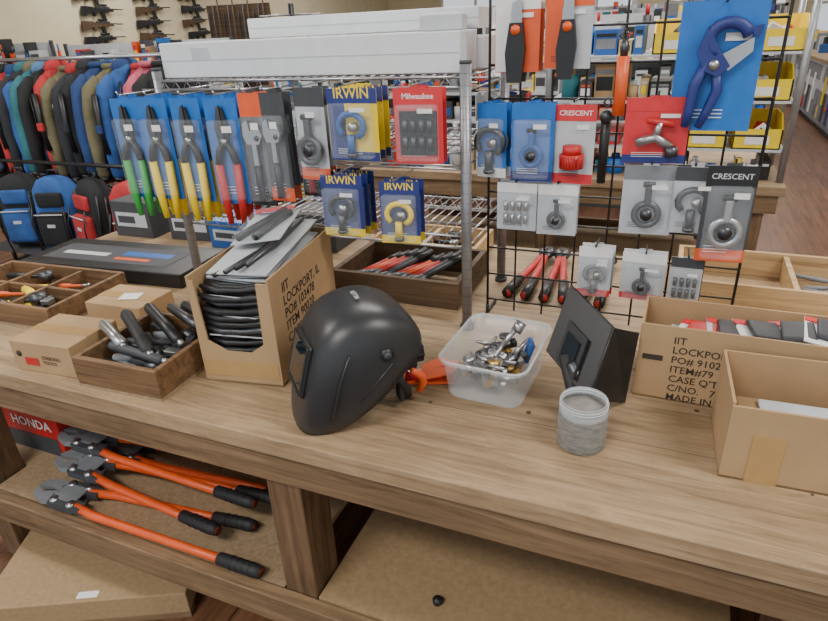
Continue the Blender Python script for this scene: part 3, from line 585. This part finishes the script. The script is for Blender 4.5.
def gondola(x0,x1,y,h,seed,rz=0,levels=(.15,.45,.75,1.0,1.25),d=.4):
    m=MB(); q=random.Random(seed); L=x1-x0
    m.bb((-L/2,d-.02,0),(L/2,d,h),LGREY); m.bb((-L/2,0,0),(L/2,d,.12),DGREY)
    k=max(2,int(L/1.0)+1)
    for i in range(k): xx=-L/2+L*i/(k-1); m.bb((xx-.015,d-.05,0),(xx+.015,d+.01,h+.02),DGREY)
    lv=[z for z in levels if z<h]; g=MB()
    for z in lv: m.bb((-L/2,.02,z-.025),(L/2,d-.02,z),LGREY)
    for i,z in enumerate(lv):
        nx=(lv[i+1] if i+1<len(lv) else h+.15)-z-.05; goods(g,-L/2+.02,L/2-.02,.04,d-.03,z,q,hmax=max(.1,nx))
    p=m.obj('merchandise_shelf',((x0+x1)/2,y,0),rz); g.obj('stocked_goods',parent=p)
gondola(-2.6,.55,5.6,1.5,1); gondola(-4.4,.9,7.6,1.6,2); gondola(-5,1.0,10,1.6,3); gondola(-5,1.0,12.6,1.7,4); gondola(-6,1.0,15.5,1.8,5); gondola(-6,1.1,18.5,1.8,6)
gondola(-7.4,-5.2,6.2,1.55,7,20); gondola(-9.2,-7.2,5.2,1.6,8,30); gondola(-8.8,-6.2,9,1.4,18,10)
m=MB(); q=random.Random(21); goods(m,-1.6,-.7,3.25,3.6,T,q,.3); goods(m,-.55,.46,3.3,3.6,T,q,.12); m.obj('boxed_merchandise')
m=MB(); goods(m,-.58,-.18,3.34,3.66,1.40,q,.2); goods(m,.08,.27,3.34,3.66,1.40,q,.2); goods(m,-.58,-.22,3.34,3.66,.97,q,.18); goods(m,-.58,.02,3.34,3.66,1.19,q,.18); m.obj('stocked_goods',parent=msh)
for k,(x,y) in enumerate([(-1.25,4.8),(-2.5,3.9),(-3.3,6.6),(.0,6.8)]):
    m=MB(); m.cyl((0,0,0),(0,0,1.75),.02,BLACK,10); m.cyl((0,0,0),(0,0,.03),.25,BLACK,20)
    for z in(.5,.8,1.1,1.4,1.68):
        for a in range(0,360,45):
            M=RZ(a); m.tube([(0,0,z),(.22,0,z)],.004,CHROME,5,M=M)
            m.box((.2,0,z-.12),(.012,.12,.2),R.choice(PAL),M=M); m.box((.207,0,z-.16),(.004,.08,.08),R.choice(PAL),M=M)
    m.obj('rotating_display_stand',(x,y,0))
m=MB(); m.bb((-.5,0,0),(.5,.3,.3),BLACK); m.bb((-.5,.26,.3),(.5,.3,2.0),W_DARK)
for k in range(12): m.cyl((-.45+.08*k,.1,.3),(-.45+.08*k,.2,1.9+.1*(k%3)),.012,[BLACK,DGREY,W_DARK][k%3],6); m.box((-.45+.08*k,.14,1.2),(.04,.04,.2),[BLACK,DGREY][k%2])
m.obj('rod_display_rack',(-6.3,8.2,0),15)
m=MB(); g=MB(); q=random.Random(31)
for i in range(8):
    y=6.6+i*1.35; m.bb((1.9,y,0),(2.6,y+1.3,.08),BLACK); m.bb((1.86,y,.08),(2.62,y+1.3,.5),GREY); m.bb((1.86,y,.5),(2.62,y+1.3,.86),LGREY); m.bb((1.83,y-.01,.86),(2.65,y+1.31,.9),W_TABLE)
    for k in range(7):
        h_=q.uniform(.06,.35); g.bb((2.0+q.random()*.2,y+.05+k*.17,.9),(2.5,y+.18+k*.17,.9+h_),q.choice(PAL)); g.bb((1.852,y+.06+k*.17,.14+.2*(k%2)),(1.858,y+.18+k*.17,.3+.2*(k%3)),q.choice(PAL))
    m.bb((1.855,y+.1,.62),(1.859,y+1.2,.82),GREY)
cp=m.obj('sales_counter'); g.obj('counter_goods',parent=cp)
gondola(3.2,5.8,9,1.5,41); gondola(3.2,5.8,13,1.6,42)
q=random.Random(4)
for v in (0,1):
    m=MB(); st=BLACK if v else W_DARK
    m.tube([(0,.12,.0),(0,.52,.0)],[.013,.01],DSTEEL,8); m.prism([(-.42,-.06),(-.40,.03),(-.2,.03),(-.08,.0),(.28,-.005),(.28,-.045),(.02,-.05),(-.1,-.07),(-.14,-.13),(-.18,-.12),(-.17,-.06),(-.36,-.13),(-.42,-.13)],.045,st,M=RZ(90)@RX)
    m.box((0,.06,.012),(.04,.3,.05),DSTEEL,bev=.004); m.prism([(0,-.03),(.07,-.03),(.1,-.18),(.03,-.19)],.03,BLACK,M=RZ(90)@RX)
    m.cyl((0,-.04,.06),(0,.16,.06),.02,BLACK,12)
    for yy in(-.25,.2): m.box((-.04,yy,-.05),(.06,.01,.012),STEEL)
    me=m.mesh('rifle')
    for j,(y,zo) in enumerate([(9.1,0),(10.35,.02),(11.7,.03)]):
        for k in range(6):
            if (j+k)%2==v: place(me,'wall_rifle',(-9.93,y+q.uniform(-.08,.08),2.36-.24*k+zo),rot=(math.radians(q.uniform(-3,3)),0,0))
m=MB(); m.bb((-9.99,4.9,1.6),(-9.95,6.1,2.4),W_DARK); m.bb((-9.95,4.97,1.67),(-9.94,6.03,2.33),TEAL); m.obj('framed_picture',(0,.6,.35))
# ---------------------------------------------------------------- jackets and backpacks
fab=[pm('fabric_%d'%i,c,.85,var=.4,scale=7,bump=.6) for i,c in enumerate([(34,60,108),(52,64,46),(38,40,46),(44,104,112),(170,44,46),(86,68,126),(26,28,30),(76,116,156),(104,98,72),(46,66,62),(184,84,104),(86,92,98),(40,84,146),(146,128,96)])]
def jacket(ma,mb_,seed):
    q=random.Random(seed); m=MB(); n=28; ph=q.random()*6; hem=.68+q.uniform(-.1,.16); split=q.choice([1.1,1.22,.2,.2])
    prof=[(1.45,.03,.045),(1.435,.05,.075),(1.405,.06,.12),(1.365,.065,.165),(1.31,.065,.19),(1.22,.06,.195),(1.1,.06,.2),(.98,.055,.205),(.88,.06,.21),(hem+.02,.064,.215),(hem,.055,.205)]
    def ring(z,ax,ay):
        o=[]
        for j in range(n):
            a=2*math.pi*j/n; k=1+.24*math.sin(a*4+ph+z*8)+.14*math.sin(a*9-z*13)
            o.append((ax*k*math.cos(a)+.014*math.sin(z*14+ph),ay*(1+.08*math.sin(a*6+z*9))*math.sin(a),z))
        return o
    up=[p for p in prof if p[0]>=split]; lo=[p for p in prof if p[0]<=split or p is up[-1]]
    if len(up)>1: m.rings([ring(*p) for p in up],ma)
    if len(lo)>1: m.rings([ring(*p) for p in lo],mb_)
    for s_ in(-1,1):
        j_=q.uniform(-.02,.02)
        m.tube([(0,s_*.13,1.385),(.01,s_*.19,1.32),(.02+j_,s_*.225,1.2),(.03,s_*.235,1.05),(.02+j_,s_*.24,.92),(.02,s_*.235,.82),(.01,s_*.235,.79)],[.03,.05,.043,.05,.039,.043,.034],ma,10)
        m.tube([(.02,s_*.236,.80),(.015,s_*.236,.775)],[.036,.034],BLACK,10)
    hd=[[(.055*k_*math.cos(a)-.02,.085*k_*math.sin(a),z) for a in [2*math.pi*j/12 for j in range(12)]] for z,k_ in((1.40,1.0),(1.44,1.15),(1.475,.9),(1.485,.5))] if q.random()<.5 else None
    if hd: m.rings(hd,mb_)
    else: m.tube([(.05*math.cos(a),.07*math.sin(a),1.45) for a in [k*math.pi/6 for k in range(12)]],.018,ma,8,closed=True)
    m.tube([(.06,-.205,1.28),(.062,-.216,1.1),(.055,-.222,.8)],.004,LGREY if q.random()<.4 else BLACK,5)
    m.tube([(.07,-.12,1.36),(.085,-.16,1.2),(.08,-.17,.98),(.09,-.12,.86)],.007,BLACK,5)
    if seed%3==0:
        m.tube([(.02,-.27,1.30),(.03,-.29,1.12),(.035,-.285,.95)],.018,BLACK,6); m.box((.03,-.30,1.1),(.05,.02,.05),mb_,bev=.006)
    m.box((.075,.1,.95),(.01,.13,.14),mb_,bev=.004); m.box((.074,-.1,1.27),(.004,.04,.02),WHITE)
    if q.random()<.5: m.box((.08,-.2,1.22),(.002,.035,.06),WHITE)
    m.tube([(0,0,1.44),(0,0,1.475),(0,.015,1.495),(0,.03,1.48)],.0025,CHROME,5)
    return m
m=MB()
for x in(-4.75,-2.85):
    m.cyl((x,3.05,0),(x,3.05,1.5),.016,BLACK,10); m.bb((x-.02,2.75,0),(x+.02,3.35,.03),BLACK)
m.cyl((-4.75,3.05,1.485),(-2.85,3.05,1.485),.013,CHROME,10)
m.obj('clothes_rack')
order=[0,6,7,2,4,12,2,3,6,4,8,2,6,0,8,12,4,10,6]
for i,k in enumerate(order):
    jacket(fab[k],fab[order[(i*7+3)%len(order)]],i).obj('hanging_jacket',(-4.70+i*.101+R.uniform(-.02,.02),3.05,-.005+R.uniform(-.02,0)),R.uniform(-24,24))
def backpack(matl,matl2,seed=0):
    q=random.Random(seed); m=MB(); 
    rg=[]
    for z,ax,ay in((0,.10,.05),(.02,.14,.085),(.12,.15,.095),(.28,.145,.085),(.38,.13,.075),(.44,.09,.055),(.46,.04,.02)):
        rg.append([(ax*math.copysign(abs(math.cos(a))**.6,math.cos(a))*(1+.05*math.sin(a*5+z*20)),ay*math.copysign(abs(math.sin(a))**.6,math.sin(a)),z) for a in [2*math.pi*j/24 for j in range(24)]])
    m.rings(rg,matl)
    m.box((0,-.10,.15),(.2,.07,.22),matl2,bev=.03); m.box((0,-.085,.33),(.17,.03,.09),matl2,bev=.014)
    m.tube([(-.03,.02,.45),(-.03,.02,.49),(.03,.02,.49),(.03,.02,.45)],.008,BLACK,6)
    for s_ in(-1,1): m.tube([(s_*.08,.07,.42),(s_*.1,.13,.34),(s_*.1,.13,.18),(s_*.1,.07,.06)],.014,BLACK,6); m.tube([(s_*.145,-.05,.38),(s_*.15,-.08,.1)],.006,BLACK,5); m.tube([(s_*.1,-.12,.3),(s_*.11,-.15,.2),(s_*.09+.02,-.15,-.02)],.005,BLACK,5)
    m.tube([(-.09,-.137,.25),(.09,-.137,.25)],.004,LGREY,5); m.box((0,-.136,.18),(.05,.003,.02),LGREY)
    return m
m=MB()
for x in(-4.1,-1.95):
    m.cyl((x,2.55,0),(x,2.55,.92),.014,BLACK,8); m.bb((x-.02,2.35,0),(x+.02,2.75,.03),BLACK)
m.bb((-4.1,2.4,.36),(-1.95,2.7,.38),DGREY); m.cyl((-4.1,2.55,.92),(-1.95,2.55,.92),.012,BLACK,8)
m.obj('backpack_stand')
for i,(x,a,b) in enumerate([(-3.8,6,12),(-3.48,12,6),(-3.16,6,4),(-2.84,4,6),(-2.5,5,11),(-2.17,12,7)]):
    backpack(fab[a],fab[b],i).obj('backpack',(x,2.54,.385),R.uniform(-25,25))
for i,(x,y,a) in enumerate([(-3.0,3.75,2),(-2.3,3.3,11),(-1.95,3.3,6)]):
    backpack(fab[a],fab[12],i+9).obj('backpack',(x,y,.0),R.uniform(-25,25))
# ---------------------------------------------------------------- camera
cam=bpy.data.cameras.new('cam'); co=bpy.data.objects.new('camera',cam); scene.collection.objects.link(co); scene.camera=co
Yc=Vector((275,297,-600)).normalized(); Xc=Vector((1536,-209,600)); Xc=(Xc-Yc*Xc.dot(Yc)).normalized(); Zc=Xc.cross(Yc)
Mr=Matrix((Xc,Yc,Zc))
co.matrix_world=Matrix.Translation((0,0,1.57))@Mr.to_4x4()
cam.sensor_width=36; cam.lens=600/828*36; cam.clip_start=.05; cam.clip_end=100
